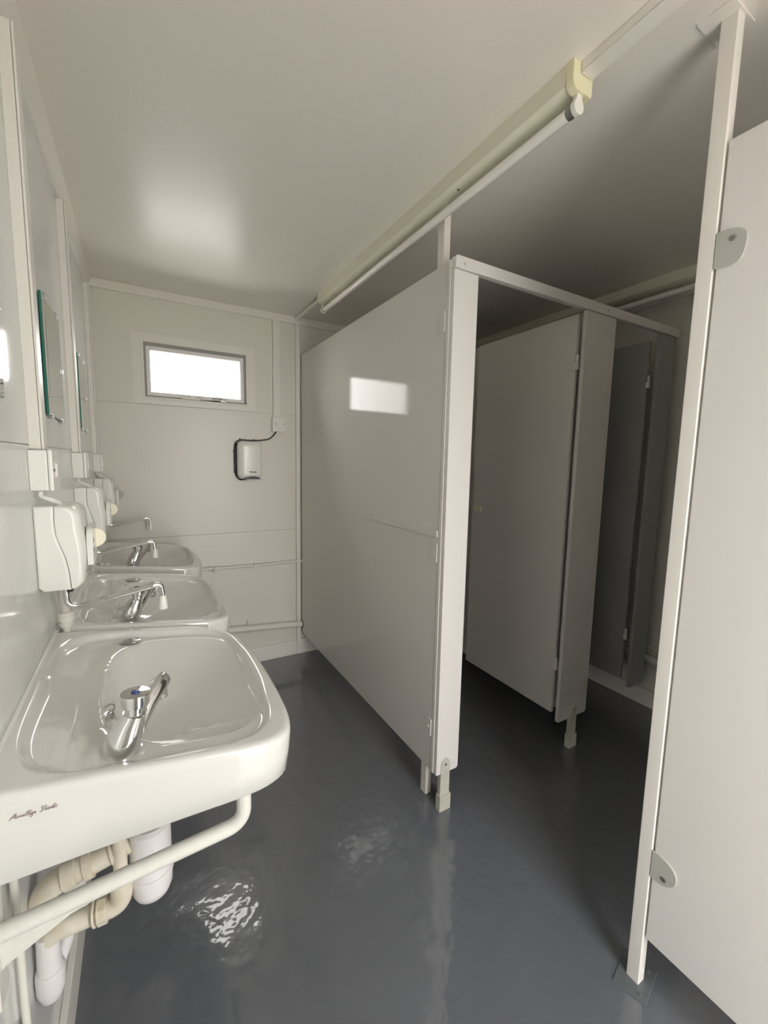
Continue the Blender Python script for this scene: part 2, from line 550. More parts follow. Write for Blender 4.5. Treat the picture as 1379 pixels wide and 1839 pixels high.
# ------------------------------------------------------------------ fluorescent fittings
def fitting(label, x, y0, y1, glabel='fluorescent batten lights'):
    t = thing('batten_light', label, 'light', (x + .03, (y0 + y1) / 2, H), glabel)
    b = bmesh.new()
    z = H
    prism(b, [(x, z), (x, z - .044), (x + .004, z - .047), (x + .014, z - .052), (x + .046, z - .052), (x + .056, z - .047), (x + .060, z - .044), (x + .060, z)], y0 + .022, y1 - .010, 'y')
    obj('housing', b, 'light_body', t)
    # near end cap
    b = bmesh.new()
    prism(b, [(x - .002, z), (x - .002, z - .040), (x + .004, z - .052), (x + .012, z - .058), (x + .064, z - .058), (x + .066, z - .05), (x + .066, z)], y0, y0 + .021, 'y', 0.002)
    obj('end_cap', b, 'light_cap', t)
    b = bmesh.new()
    prism(b, [(x - .002, z), (x - .002, z - .045), (x + .062, z - .045), (x + .062, z)], y1 - .0095, y1, 'y', 0.002)
    obj('end_cap', b, 'light_cap', t)
    tx, tz, r = x + .032, z - .082, .013
    for (yy, s) in ((y0 + .006, 1), (y1 - .018, -1)):
        b = bmesh.new()
        pts = [(tx - .008, z - .05), (tx - .009, tz + .016)]
        for k in range(13):
            a = math.radians(150 + 240 * k / 12)
            pts.append((tx + math.cos(a) * .0165, tz + math.sin(a) * .0165))
        pts += [(tx + .009, tz + .016), (tx + .008, z - .05)]
        prism(b, pts, yy, yy + .012, 'y', 0.0015)
        obj('lamp_holder', b, 'plastic_w', t)
    b = bmesh.new()
    lathe(b, [(0, r * .9), (.001, r), (y1 - y0 - .04, r), (y1 - y0 - .039, r * .9)], (tx, y0 + .0195, tz), (0, 1, 0), 20)
    tb = obj('fluorescent_tube', b, 'tube', t)
    for yy in (y0 + .019, y1 - .036):
        b = bmesh.new()
        lathe(b, [(0, r * .92), (.001, r + .0004), (.015, r + .0004), (.016, r)], (tx, yy, tz), (0, 1, 0), 20)
        obj('tube_cap', b, 'screw', tb)
    # knock-out and screws on the side of the housing
    b = bmesh.new()
    lathe(b, [(0, .011), (.0006, .011), (.0006, .009), (.0002, .009), (.0002, 0)], (x, y0 + .36, z - .028), (-1, 0, 0), 18)
    obj('knockout', b, 'light_body', t)
    screw_head(t, (x, y0 + .345, z - .016), (-1, 0, 0), .003, 'light_body')
    for q in (.42, 1.40):
        b = bmesh.new()
        lathe(b, [(0, .004), (.0005, .004), (.0005, 0)], (x + .022, y0 + q, z - .052), (0, 0, -1), 10)
        obj('screw_hole', b, 'dark', t)
    return t


fitting('unlit fluorescent batten light nearest the camera, above the partition end', 0.870, 0.700, 2.270)
fitting('unlit fluorescent batten light further right over the toilet cubicles', 2.160, 0.94, 2.475)


# ------------------------------------------------------------------ cubicles
def hinge_plate(bm, cx, cz, yf, w_, h_, th, xf, sgn=-1):
    """D-shaped plate lying on a face x = xf; straight side at y = yf, round side towards sgn*y"""
    pts = []
    for k in range(17):
        a = math.radians(-90 + 180 * k / 16)
        pts.append((yf + sgn * w_ * (0.35 + 0.65 * math.cos(a)) if abs(math.cos(a)) > 1e-3 else yf + sgn * w_ * .35, cz + h_ / 2 * math.sin(a)))
    pts = [(yf, cz - h_ / 2)] + pts + [(yf, cz + h_ / 2)]
    prism(bm, pts, xf - th, xf, 'x', 0.0)


PX = 0.917
t = thing('partition_panel', 'large glossy grey partition reflecting the window, side of the first cubicle', 'partition', (PX, 1.9, 0.15))
b = bmesh.new()
box(b, PX, PX + .018, 1.1935, 2.676, 0.152, 1.988, 0.003)
obj('panel', b, 'partition', t)
bxo('edge_strip', 'partition', t, PX - .0015, PX + .018, 1.1745, 1.1915, 0.150, 1.990, 0.002)
bxo('rail_strip', 'partition', t, PX - .006, PX, 1.1935, 1.70, 1.058, 1.082, 0.0008)
for cz in (1.80, 1.0, 0.325):
    b = bmesh.new()
    hinge_plate(b, 0, cz, 1.193, .036, .066, .005, PX, 1)
    pl = obj('fixing_plate', b, 'partition', t, angle=50)
    screw_head(pl, (PX - .005, 1.209, cz), (-1, 0, 0), .005, 'partition')
b = bmesh.new()
hinge_plate(b, 0, 1.79, 2.674, .036, .066, .0025, PX, -1)
obj('fixing_plate', b, 'partition', t)
for z in (1.10, 1.93, .20):
    screw_head(t, (PX, 1.245, z), (-1, 0, 0), .003, 'partition')

t = thing('partition_panel', 'partition between the two cubicles behind the middle front panel', 'partition', (1.70, 1.9, 0.15))
b = bmesh.new(); box(b, 1.70, 1.718, 1.176, 2.676, 0.152, 1.984, 0.003)
obj('panel', b, 'partition_b', t)


def pilaster(label, x0, x1, foot_x, z0=0.150, z1=1.956, pm='partition_b'):
    t = thing('front_panel', label, 'cubicle panel', ((x0 + x1) / 2, 1.165, z0), 'narrow upright cubicle front panels')
    r = 0.010
    pts = [(x0, z1), (x0, z0 + r * .2), (x0 + r * .2, z0), (x1 - r, z0), (x1 - r * .3, z0 + r * .3), (x1, z0 + r), (x1, z1)]
    b = bmesh.new()
    prism(b, pts, 1.1555, 1.1735, 'y', 0.0018)
    obj('panel', b, pm, t)
    if foot_x is None:
        return t
    # foot: aluminium leg with rounded strap and a sleeve on the floor
    fx0, fx1 = foot_x, foot_x + .050
    f = bmesh.new()
    box(f, fx0 + .004, fx1 - .004, 1.1535, 1.171, 0.0, z0 - .001, 0.0008)
    pts = [(fx0 + .002, 0.055)] + [(fx0 + .025 + .021 * math.cos(math.radians(180 - 180 * k / 14)), z0 + .040 + .021 * math.sin(math.radians(180 - 180 * k / 14))) for k in range(15)] + [(fx1 - .004, 0.055)]
    prism(f, pts, 1.1515, 1.1553, 'y', 0.0008)
    fo = obj('foot', f, 'alu', t)
    s = bmesh.new()
    box(s, fx0 - .001, fx1 + .001, 1.1460, 1.1725, 0.0, 0.064, 0.0015)
    obj('foot_sleeve', s, 'alu', fo)
    screw_head(fo, (fx0 + .025, 1.1515, z0 + .038), (0, -1, 0), .0055)
    return t


pilaster('bright narrow front panel with metal foot at the near end of the glossy partition', 0.9185, 1.022, 0.934)
pilaster('shaded wide front panel with metal foot between the two cubicles', 1.611, 1.812, 1.693)
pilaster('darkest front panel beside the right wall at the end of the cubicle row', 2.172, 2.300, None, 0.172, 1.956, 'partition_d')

t = thing('head_rail', 'painted head rail across the tops of the cubicle fronts', 'rail', (1.6, 1.16, 1.96))
b = bmesh.new()
prism(b, [(0.9185, 1.958), (0.9185, 1.994), (0.926, 1.998), (2.322, 1.996), (2.322, 1.958)], 1.1500, 1.1738, 'y', 0.002)
obj('rail', b, 'partition_b', t)
for x in (0.955, 1.74, 2.285):
    screw_head(t, (x, 1.150, 1.976), (0, -1, 0), .0045, 'hinge_grey')


def open_door(label, x, y0, y1, z0, z1, hz, pm='partition_b'):
    t = thing('cubicle_door', label, 'door', (x, y0, z0), 'cubicle doors standing open')
    b = bmesh.new()
    box(b, x, x + .018, y0, y1, z0, z1, 0.003)
    obj('panel', b, pm, t)
    for cz in hz:
        b = bmesh.new()
        hinge_plate(b, 0, cz, y0 + .001, .045, .062, .003, x, 1)
        hp = obj('hinge', b, pm, t)
        b = bmesh.new()
        lathe(b, [(0, .0055), (.028, .0055), (.028, 0)], (x + .004, y0 - .006, cz), (0, 0, 1), 12)
        box(b, x - .001, x + .012, y0 - .011, y0 + .004, cz - .030, cz - .002, 0.001)
        obj('hinge_pin', b, 'plastic', hp)
    lb = bmesh.new()
    box(lb, x - .012, x, y1 - .080, y1 - .028, 1.068, 1.096, 0.003)
    la = obj('latch', lb, 'cream', t)
    b = bmesh.new()
    box(b, x - .018, x - .010, y1 - .088, y1 - .078, 1.066, 1.098, 0.002)
    obj('latch_knob', b, 'cream', la)
    return t


open_door('first cubicle door standing open inward, with cream latch', 1.602, 1.190, 1.785, 0.186, 1.950, (1.755, 0.425))
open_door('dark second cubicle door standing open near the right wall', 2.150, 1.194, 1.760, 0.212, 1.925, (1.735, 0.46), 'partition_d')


def post(label, x0, x1, y0, y1, plates):
    t = thing('support_post', label, 'post', ((x0 + x1) / 2, (y0 + y1) / 2, 0), 'floor to ceiling square posts')
    bxo('post', 'post', t, x0, x1, y0, y1, 0.002, H - .002, 0.0025, 2)
    cx, cy_ = (x0 + x1) / 2, (y0 + y1) / 2
    b = bmesh.new(); box(b, cx - (.015 if cx < 1 else .045), cx + .045, cy_ - .02, cy_ + .045, H - .004, H, 0.001)
    obj('ceiling_plate', b, 'ceiling', t)
    mt = Matrix.Translation((cx, cy_, 0)) @ Matrix.Rotation(math.radians(14), 4, 'Z')
    b = bmesh.new(); box(b, -.05, .05, -.038, .038, 0.0, 0.0035, 0.001, 1, mt)
    pl = obj('floor_plate', b, 'floor_plate', t)
    for dx in (-.036, .036):
        p = mt @ Vector((dx, -.02, .0035))
        screw_head(pl, p, (0, 0, 1), .005, 'floor_plate')
    screw_head(t, (x0 + .018, y0, .035), (0, -1, 0), .003, 'post')
    return t


post('slim white square post behind the near end of the glossy partition', 0.9365, 0.964, 1.243, 1.279, 0)
post('bright white square post on the right beside the closed door', 1.050, 1.078, 0.469, 0.500, 0)

def smooth_tail(pl):
    """keep the straight hinge side, round everything else"""
    P_ = [pl[0]] + pl[1:] + [pl[0]]
    out_ = [pl[0]]
    n_ = len(P_)
    for i in range(1, n_ - 1):
        p0, p1, p2, p3 = P_[i - 1] if i > 1 else P_[i], P_[i], P_[i + 1], P_[min(i + 2, n_ - 1)]
        for k in range(4):
            t_ = k / 4
            out_.append(tuple(0.5 * ((2 * p1[j]) + (-p0[j] + p2[j]) * t_ + (2 * p0[j] - 5 * p1[j] + 4 * p2[j] - p3[j]) * t_ * t_ + (-p0[j] + 3 * p1[j] - 3 * p2[j] + p3[j]) * t_ ** 3) for j in range(2)))
    return out_


# closed cubicle door on the right, hinged to the post
t = thing('cubicle_door', 'large pale closed cubicle door at the right edge, beside the bright post', 'door', (1.06, 0.05, 0.147))
b = bmesh.new()
box(b, 1.0535, 1.0715, -0.34, 0.4645, 0.145, 1.977, 0.002)
obj('panel', b, 'partition_b', t)
for cz in (1.778, 0.343):
    pts = []
    yf, h_ = 0.468, 0.066
    if cz > 1:
        pl = [(0.468, 1.7326), (0.468, 1.8028), (0.4469, 1.8032), (0.4254, 1.7951), (0.4154, 1.7823), (0.4155, 1.7578), (0.4223, 1.7367), (0.4399, 1.7302)]
    else:
        pl = [(0.468, 0.319), (0.468, 0.3887), (0.4488, 0.3885), (0.4302, 0.3838), (0.4167, 0.3727), (0.4119, 0.358), (0.4154, 0.3394), (0.4319, 0.3232), (0.4537, 0.3174)]
    b = bmesh.new()
    prism(b, smooth_tail(pl), 1.0495, 1.0533, 'x', 0.0007)
    hp = obj('hinge', b, 'hinge_grey', t)
    screw_head(hp, (1.0495, yf - .030, cz + (.004 if cz > 1 else -.006)), (-1, 0, 0), .006)

t = thing('partition_panel', 'partition running from the bright post to the right wall', 'partition', (1.7, 0.49, 0.15))
b = bmesh.new(); box(b, 1.0795, XR - .02, 0.478, 0.496, 0.152, 1.977, 0.003)
obj('panel', b, 'partition_b', t)

# ------------------------------------------------------------------ wash basins
def ease(t):
    t = max(0.0, min(1.0, t))
    return t * t * (3 - 2 * t)


NB = 168


def catmull(pts, closed, n):
    out_ = []
    m_ = len(pts)
    for i in range(m_ if closed else m_ - 1):
        p0, p1, p2, p3 = pts[(i - 1) % m_], pts[i], pts[(i + 1) % m_], pts[(i + 2) % m_]
        for k in range(n):
            t = k / n
            out_.append(tuple(0.5 * ((2 * p1[j]) + (-p0[j] + p2[j]) * t + (2 * p0[j] - 5 * p1[j] + 4 * p2[j] - p3[j]) * t * t + (-p0[j] + 3 * p1[j] - 3 * p2[j] + p3[j]) * t ** 3) for j in range(2)))
    return out_


# plan outline (x, y) with y relative to the basin centre 0.970, walking from the wall near corner round the front
C0 = 0.970
half = 0.300
OUT = [(-.199, -half), (-.15, -half), (-.08, -half - .0), (0, -half - .001), (.08, -half - .002), (.14, -half - .001), (.182, -.294), (.213, -.272), (.230, -.226),
       (.237, -.15), (.239, -.05), (.237, .04), (.230, .12), (.216, .19), (.192, .243), (.160, .276), (.11, .294), (.05, half), (-.05, half), (-.12, half), (-.199, half)]
fine = []
# open catmull by hand, padded ends
P_ = [OUT[0]] + OUT + [OUT[-1]]
for i in range(1, len(P_) - 2):
    p0, p1, p2, p3 = P_[i - 1], P_[i], P_[i + 1], P_[i + 2]
    for k in range(10):
        t_ = k / 10
        fine.append(tuple(0.5 * ((2 * p1[j]) + (-p0[j] + p2[j]) * t_ + (2 * p0[j] - 5 * p1[j] + 4 * p2[j] - p3[j]) * t_ * t_ + (-p0[j] + 3 * p1[j] - 3 * p2[j] + p3[j]) * t_ ** 3) for j in range(2)))
fine.append(OUT[-1])
# wall side
for k in range(1, 40):
    fine.append((-.199, half - 2 * half * k / 40))


def resample(pts, n):
    L = [0]
    m_ = len(pts)
    for i in range(m_):
        a, b_ = pts[i], pts[(i + 1) % m_]
        L.append(L[-1] + math.hypot(a[0] - b_[0], a[1] - b_[1]))
    out_ = []
    j = 0
    for k in range(n):
        d = L[-1] * k / n
        while L[j + 1] < d:
            j += 1
        t = (d - L[j]) / max(1e-9, L[j + 1] - L[j])
        a, b_ = pts[j % m_], pts[(j + 1) % m_]
        out_.append((a[0] + (b_[0] - a[0]) * t, a[1] + (b_[1] - a[1]) * t))
    return out_


outline = resample(fine, NB)


def zrim(x):
    return 0.889 - (x + .199) * (0.889 - 0.836) / 0.42


def sd_super(x, y, cx, cy2, a, b_, n):
    """roughly distance outside (negative) / inside (positive) a superellipse, in metres"""
    dx, dy = abs(x - cx), abs(y - cy2)
    q = ((dx / a) ** n + (dy / b_) ** n) ** (1 / n)
    rad = math.hypot(dx, dy)
    if q < 1e-6:
        return min(a, b_)
    return rad * (1 / q - 1)


WASTE = (-.045, -.030)


def basin_z(x, y):
    z = zrim(x)
    # shallow recess (whole inside of the rim)
    d1 = sd_super(x, y, .012, .000, .197, .282, 4.6)
    z -= 0.016 * ease((d1 + .001) / .020)
    # deep bowl; its left edge is a round shoulder, leaving a soap shelf towards the wall
    d2 = sd_super(x, y, .068, .008, .150, .235, 2.9)
    # taper bowl away from the tap corner
    dt = math.hypot(x + .045, y + .235)
    if d2 > 0:
        # lowest point (the waste) lies towards the wall; the floor rises gently to the front
        wx, wy = WASTE
        vx, vy = x - wx, y - wy
        lo, hi = 1e-4, 1.0
        for _ in range(18):
            s_m = (lo + hi) / 2
            bx2, by2 = wx + vx / s_m, wy + vy / s_m
            if (abs(bx2 - .068) / .150) ** 2.9 + (abs(by2 - .008) / .235) ** 2.9 > 1:
                lo = s_m
            else:
                hi = s_m
        dep = 0.092 * (1 - hi ** 1.75)
        dep *= ease((dt - .03) / .05)
        z -= dep
    # tap landing: slightly raised
    z += 0.008 * (1 - ease((dt - .028) / .03)) * ease(d1 / .01)
    return z


def make_basin(label):
    t = thing('wash_basin', label, 'sink', (0, C0, 0.82), 'white wash basins along the left wall')
    bm = bmesh.new()
    cx, cyy = 0.045, 0.0
    NR = 84
    rings = []

    def ring(f):
        return [bm.verts.new(f(p)) for p in outline]

    def inset(p, d):
        v = Vector((p[0] - 0.02, p[1]))
        L = v.length
        return (p[0] - v.x / L * d * (0 if p[0] < -.198 else 1), p[1] - v.y / L * d)
    # underside and apron, outermost first from the bottom
    zb = 0.752
    prof = [(0.060, None), (0.012, 0.0), (0.004, 0.004), (0.001, 0.012)]
    rings.append(ring(lambda p: (*inset(p, .045), zb + .018)))
    rings.append(ring(lambda p: (*inset(p, .020), zb + .002)))
    rings.append(ring(lambda p: (*inset(p, .012), zb)))
    rings.append(ring(lambda p: (*inset(p, .007), zb + .005)))
    rings.append(ring(lambda p: (*inset(p, .002), (zb + zrim(p[0])) / 2)))
    rings.append(ring(lambda p: (*p, zrim(p[0]) - .014)))
    rings.append(ring(lambda p: (*inset(p, .0012), zrim(p[0]) - .006)))
    rings.append(ring(lambda p: (*inset(p, .005), zrim(p[0]) - .0012)))
    for k in range(1, NR):
        f = 1 - k / NR
        f = f ** 1.0
        s = (1 - .008 / .25) * (k and 1)

        def fn(p, f=f):
            x0_, y0_ = inset(p, .009)
            q = (cx + (x0_ - cx) * f, cyy + (y0_ - cyy) * f)
            if k == 1:
                pass
            return (q[0], q[1], basin_z(*q))
        rings.append(ring(fn))
    for i in range(len(rings) - 1):
        for k in range(NB):
            bm.faces.new((rings[i][k], rings[i][(k + 1) % NB], rings[i + 1][(k + 1) % NB], rings[i + 1][k]))
    c = bm.verts.new((cx, cyy, basin_z(cx, cyy)))
    for k in range(NB):
        bm.faces.new((rings[-1][k], rings[-1][(k + 1) % NB], c))
    # belly of the bowl under the apron
    prev = rings[0]
    for k in range(1, 14):
        f = 1 - k / 14
        cur = ring(lambda p, f=f: (cx + (inset(p, .045)[0] - cx) * f, cyy + (inset(p, .045)[1] - cyy) * f,
                                   min(zb + .018, basin_z(cx + (inset(p, .045)[0] - cx) * f, cyy + (inset(p, .045)[1] - cyy) * f) - .016)))
        for j in range(NB):
            bm.faces.new((prev[j], prev[(j + 1) % NB], cur[(j + 1) % NB], cur[j]))
        prev = cur
    c2 = bm.verts.new((cx, cyy, basin_z(cx, cyy) - .016))
    for j in range(NB):
        bm.faces.new((prev[j], prev[(j + 1) % NB], c2))
    bmesh.ops.recalc_face_normals(bm, faces=bm.faces[:])
    bmesh.ops.translate(bm, verts=bm.verts, vec=(0, C0, 0))
    obj('bowl', bm, 'ceramic', t, angle=60)
    # overflow cover on the far inner wall
    b = bmesh.new()
    lathe(b, [(0, .0), (0, .017), (.002, .017), (.0035, .013), (.0045, 0.0)], (0, 0, 0), (0, 0, 1), 24)
    for v in b.verts:
        v.co.x *= 1.45
    ov = Vector((-.040, C0 + .2345, 0))
    ov.z = basin_z(ov.x, ov.y - C0) + .004
    gz = (basin_z(-.040, .2405) - basin_z(-.040, .2285)) / .012
    q = Vector((0, -gz, 1)).to_track_quat('Z', 'Y').to_matrix().to_4x4()
    bmesh.ops.transform(b, matrix=Matrix.Translation(ov) @ q, verts=b.verts)
    obj('overflow_cover', b, 'chrome_dull', t)
    # waste outlet and chain stay
    b = bmesh.new()
    zz = basin_z(*WASTE)
    lathe(b, [(0, .028), (.003, .028), (.004, .025), (.002, .020), (-.004, .018), (-.004, 0)], (WASTE[0], C0 + WASTE[1], zz + .001), (0, 0, 1), 24)
    obj('waste_outlet', b, 'chrome', t)
    cxs, cys = -.070, C0 - .030
    zs = basin_z(cxs, cys - C0)
    b = bmesh.new()
    lathe(b, [(-.004, .007), (.008, .006), (.012, .004), (.012, 0)], (cxs, cys, zs), (0, 0, 1), 12)
    tube(b, [(cxs + .007 * math.cos(a * .6), cys + .004, zs + .016 + .007 * math.sin(a * .6)) for a in range(11)], .0017, 6)
    ch = obj('chain_stay', b, 'chrome_dull', t)
    b = bmesh.new()
    for k in range(26):
        s = k / 25
        px_, py_ = cxs + .004 + s * .030, cys - .006 - s * .045
        zc = max(basin_z(px_, py_ - C0) + .002, zs + .012 - s * .09)
        bmesh.ops.create_icosphere(b, subdivisions=1, radius=.0019, matrix=Matrix.Translation((px_, py_, zc)))
    co = obj('bead_chain', b, 'chrome_dull', ch)
    co['kind'] = 'stuff'
    # maker's script on the near side of the apron
    STR = [
        [(0, 0), (.55, .75), (.95, 1.25), (1.0, .1)], [(.45, .5), (1.0, .45)],
        [(1.15, .1), (1.3, .5), (1.4, .1), (1.55, .45), (1.75, .5)],
        [(1.8, .1), (1.9, .5), (2.0, .1), (2.15, .48), (2.2, .1), (2.35, .48), (2.42, .1)],
        [(2.55, .5), (2.6, .1)], [(3.05, 1.1), (2.85, .1), (3.0, .05)], [(2.7, .75), (3.6, .95)],
        [(3.5, .45), (3.25, .4), (3.2, .1), (3.45, .12), (3.5, .45), (3.52, .08)],
        [(4.0, .45), (3.75, .4), (3.7, .1), (3.95, .12), (4.0, .45), (3.9, -.35), (3.6, -.5), (3.45, -.35)],
        [(4.1, .25), (4.4, .35), (4.3, .5), (4.15, .3), (4.25, .05), (4.5, .15)],
        [(5.75, 1.05), (5.55, 1.2), (5.3, 1.0), (5.5, .65), (5.65, .3), (5.35, .0), (5.05, .15)],
        [(6.1, 1.2), (5.95, .05), (6.15, .45), (6.3, .1)],
        [(6.7, .45), (6.45, .4), (6.42, .1), (6.65, .12), (6.7, .45), (6.75, .08)],
        [(6.9, .1), (7.0, .48), (7.1, .1), (7.25, .48), (7.3, .1)],
        [(7.6, 1.15), (7.45, .05)], [(7.75, .5), (7.5, .28), (7.75, .05)],
        [(8.1, .6), (7.95, .4), (8.1, .2), (7.9, .05)]]
    b = bmesh.new()
    x0s, zs0, sc = -.166, .8480, .0061
    for st in STR:
        pp = []
        for (u, v) in st:
            x_ = x0s + u * sc + v * sc * .25
            pp.append((x_, C0 - half - .0012, zs0 + v * sc * 1.0 - u * sc * .02))
        tube(b, fillet(pp, .0012, 3), .00042, 5)
    obj('maker_script', b, 'ink', t)
    # sealant bead along the wall
    b = bmesh.new()
    tube(b, [(-.197, C0 - half + .002, .889), (-.197, C0, .8895), (-.197, C0 + half - .002, .889)], .0045, 8)
    obj('sealant', b, 'sealant', t)
    # ---- waste trap underneath (bottle, elbows, nuts)
    Y = C0 - .112
    b = bmesh.new()
    lathe(b, [(0, 0), (.002, .018), (.010, .030), (.024, .0355), (.050, .0365), (.0505, .0385), (.060, .0385), (.0605, .036), (.150, .036), (.156, .030), (.156, 0)], (-.012, Y, .468), (0, 0, 1), 28)
    bo = obj('bottle_trap', b, 'pipe_w', t)
    b = bmesh.new()
    lathe(b, [(0, .016), (.15, .016)], (-.012, Y, .62), (.25, .4, .8), 16)
    obj('tail_pipe', b, 'pipe_w', bo)
    pth = fillet([(-.045, Y, .600), (-.098, Y, .585), (-.150, Y, .577), (-.183, Y + .01, .548), (-.183, Y + .01, .50)], .03, 6)
    b = bmesh.new()
    tube(b, pth, .0205, 18)
    wp = obj('waste_pipe', b, 'pipe', t)
    for (p, ax, r, L) in (((-.066, Y, .595), (-1, 0, -.2), .027, .010), ((-.104, Y, .584), (-1, 0, -.2), .0245, .014), ((-.128, Y, .58), (-1, 0, -.15), .0235, .022)):
        b = bmesh.new()
        lathe(b, [(0, r - .002), (.001, r), (L - .001, r), (L, r - .002)], p, ax, 22)
        obj('pipe_collar', b, 'pipe', wp)
    # overflow drop pipe, elbow, run back to the vertical leg with cleaning cap
    b = bmesh.new()
    tube(b, [(-.0605, Y - .02, .66), (-.0615, Y - .02, .535)], .0115, 14)
    obj('drop_pipe', b, 'pipe', wp)
    b = bmesh.new()
    tube(b, fillet([(-.0615, Y - .02, .545), (-.062, Y - .02, .497), (-.112, Y - .01, .489)], .02, 7), [.0175] * 1 + [.018] * 8 + [.017], 18)
    el = obj('elbow', b, 'pipe', wp)
    for (px_, r, L) in ((-.093, .0225, .016), (-.104, .0215, .004), (-.111, .022, .004)):
        b = bmesh.new()
        lathe(b, [(0, r - .001), (.001, r), (L - .001, r), (L, r - .001)], (px_ + .008, Y - .014, .492), (-1, .1, -.1), 8 if L > .01 else 20)
        obj('pipe_nut', b, 'pipe', wp)
    b = bmesh.new()
    tube(b, fillet([(-.112, Y - .012, .489), (-.160, Y - .006, .484), (-.176, Y, .470), (-.1765, Y, .415)], .022, 6), .0165, 18)
    obj('run_pipe', b, 'pipe', wp)
    b = bmesh.new()
    lathe(b, [(0, .0165), (.07, .0185), (.071, .0215), (.080, .0225), (.110, .0215), (.128, .016), (.136, .006), (.137, 0)], (-.1765, Y, .480), (0, 0, -1), 22)
    obj('cleaning_cap', b, 'pipe_w', wp)
    b = bmesh.new()
    tube(b, fillet([(-.168, Y + .02, .395), (-.155, Y + .05, .415), (-.160, Y + .07, .445), (-.180, Y + .09, .445)], .02, 6), .0135, 14)
    obj('outlet_elbow', b, 'pipe_w', wp)
    return t


basin = make_basin('nearest white wash basin, with waste pipes and tubular bracket showing below')
dup(basin, (0, 0.628, 0), 'middle white wash basin, directly behind the nearest one')
dup(basin, (0, 1.333, 0), 'farthest white wash basin beside the far wall')


def make_bracket(label):
    t = thing('basin_bracket', label, 'bracket', (XL, C0 - .27, .68), 'tubular basin brackets')
    y = C0 - .268
    b = bmesh.new()
    tube(b, fillet([(.134, y, .7515), (.134, y, .687), (-.199, y, .662)], .030, 8), .0125, 14)
    obj('support_arm', b, 'bracket', t)
    b = bmesh.new()
    prism(b, [(-.199, .664), (-.199, .600), (-.190, .612), (-.115, .650), (-.03, .668), (-.02, .673)], y - .004, y + .004, 'y', .0015)
    obj('gusset', b, 'bracket', t)
    b = bmesh.new()
    box(b, XL, XL + .006, y - .02, y + .02, .56, .745, .002)
    obj('wall_plate', b, 'bracket', t)
    return t


br = make_bracket('white painted tubular bracket under the near side of the nearest basin')
dup(br, (0, .628, 0), 'white painted tubular bracket under the near side of the middle basin')
dup(br, (0, 1.333, 0), 'white painted tubular bracket under the near side of the farthest basin')


def make_tap(label):
    bx_, by_, bz = -.047, C0 - .235, .8520
    t = thing('basin_tap', label, 'tap', (bx_, by_, bz), 'chrome push taps on the basins')
    # leaning body
    b = bmesh.new()
    ax = Vector((.27, -.02, 1)).normalized()
    n = 28
    prof = [(0, .0256, 0), (.002, .0264, 0), (.008, .0263, .001), (.020, .0262, .003), (.034, .0250, .008), (.045, .0228, .013), (.054, .0198, .017), (.061, .0176, .020), (.066, .0165, .0215)]
    path = [(bx_ + .002 + c, by_, bz + a) for a, r, c in prof]
    tube(b, path, [r for a, r, c in prof], n)
    obj('tap_body', b, 'chrome', t, angle=60)
    b = bmesh.new()
    tube(b, [(bx_ + .002, by_, bz - .001), (bx_ + .002, by_, bz + .0012)], .0272, n)
    obj('base_gasket', b, 'black', t)
    hx, hz = bx_ + .0245, bz + .067
    b = bmesh.new()
    lathe(b, [(0, .0163), (.0015, .0168), (.002, .0148), (.014, .0150), (.0145, .0195), (.015, .0200), (.032, .0210), (.0335, .0205), (.034, .008), (.034, 0)], (hx, by_, hz), (.05, 0, 1), 32)
    hd = obj('push_head', b, 'chrome', t, angle=40)
    b = bmesh.new()
    lathe(b, [(0, .0065), (.0015, .006), (.002, 0)], (hx + .0018, by_, hz + .034), (.05, 0, 1), 16)
    obj('push_button', b, 'blue', hd)
    # spout: flat-topped arm rising away from the body, outlet nozzle at the tip
    b = bmesh.new()
    d = Vector((.055, .062, 0))
    p0 = Vector((bx_ + .012, by_ + .004, bz + .020))
    pts = [p0, p0 + d * .22 + Vector((0, 0, .018)), p0 + d * .52 + Vector((0, 0, .040)), p0 + d * .82 + Vector((0, 0, .055)), p0 + d * 1.02 + Vector((0, 0, .0600)), p0 + d * 1.12 + Vector((0, 0, .057))]
    tube(b, pts, [.0165, .0175, .0165, .0155, .0135, .005], 22)
    obj('spout', b, 'chrome', t, angle=60)
    b = bmesh.new()
    q = p0 + d * .92 + Vector((0, 0, .054))
    lathe(b, [(0, .009), (.014, .0095), (.024, .0088), (.024, .0065), (.020, .006), (.020, 0)], q, (.1, .1, -1), 20)
    obj('spout_nozzle', b, 'chrome', t)
    return t


tp = make_tap('chrome push tap with blue button on the nearest basin')
dup(tp, (0, .628, 0), 'chrome push tap on the middle basin')
dup(tp, (0, 1.333, 0), 'chrome push tap on the farthest basin')


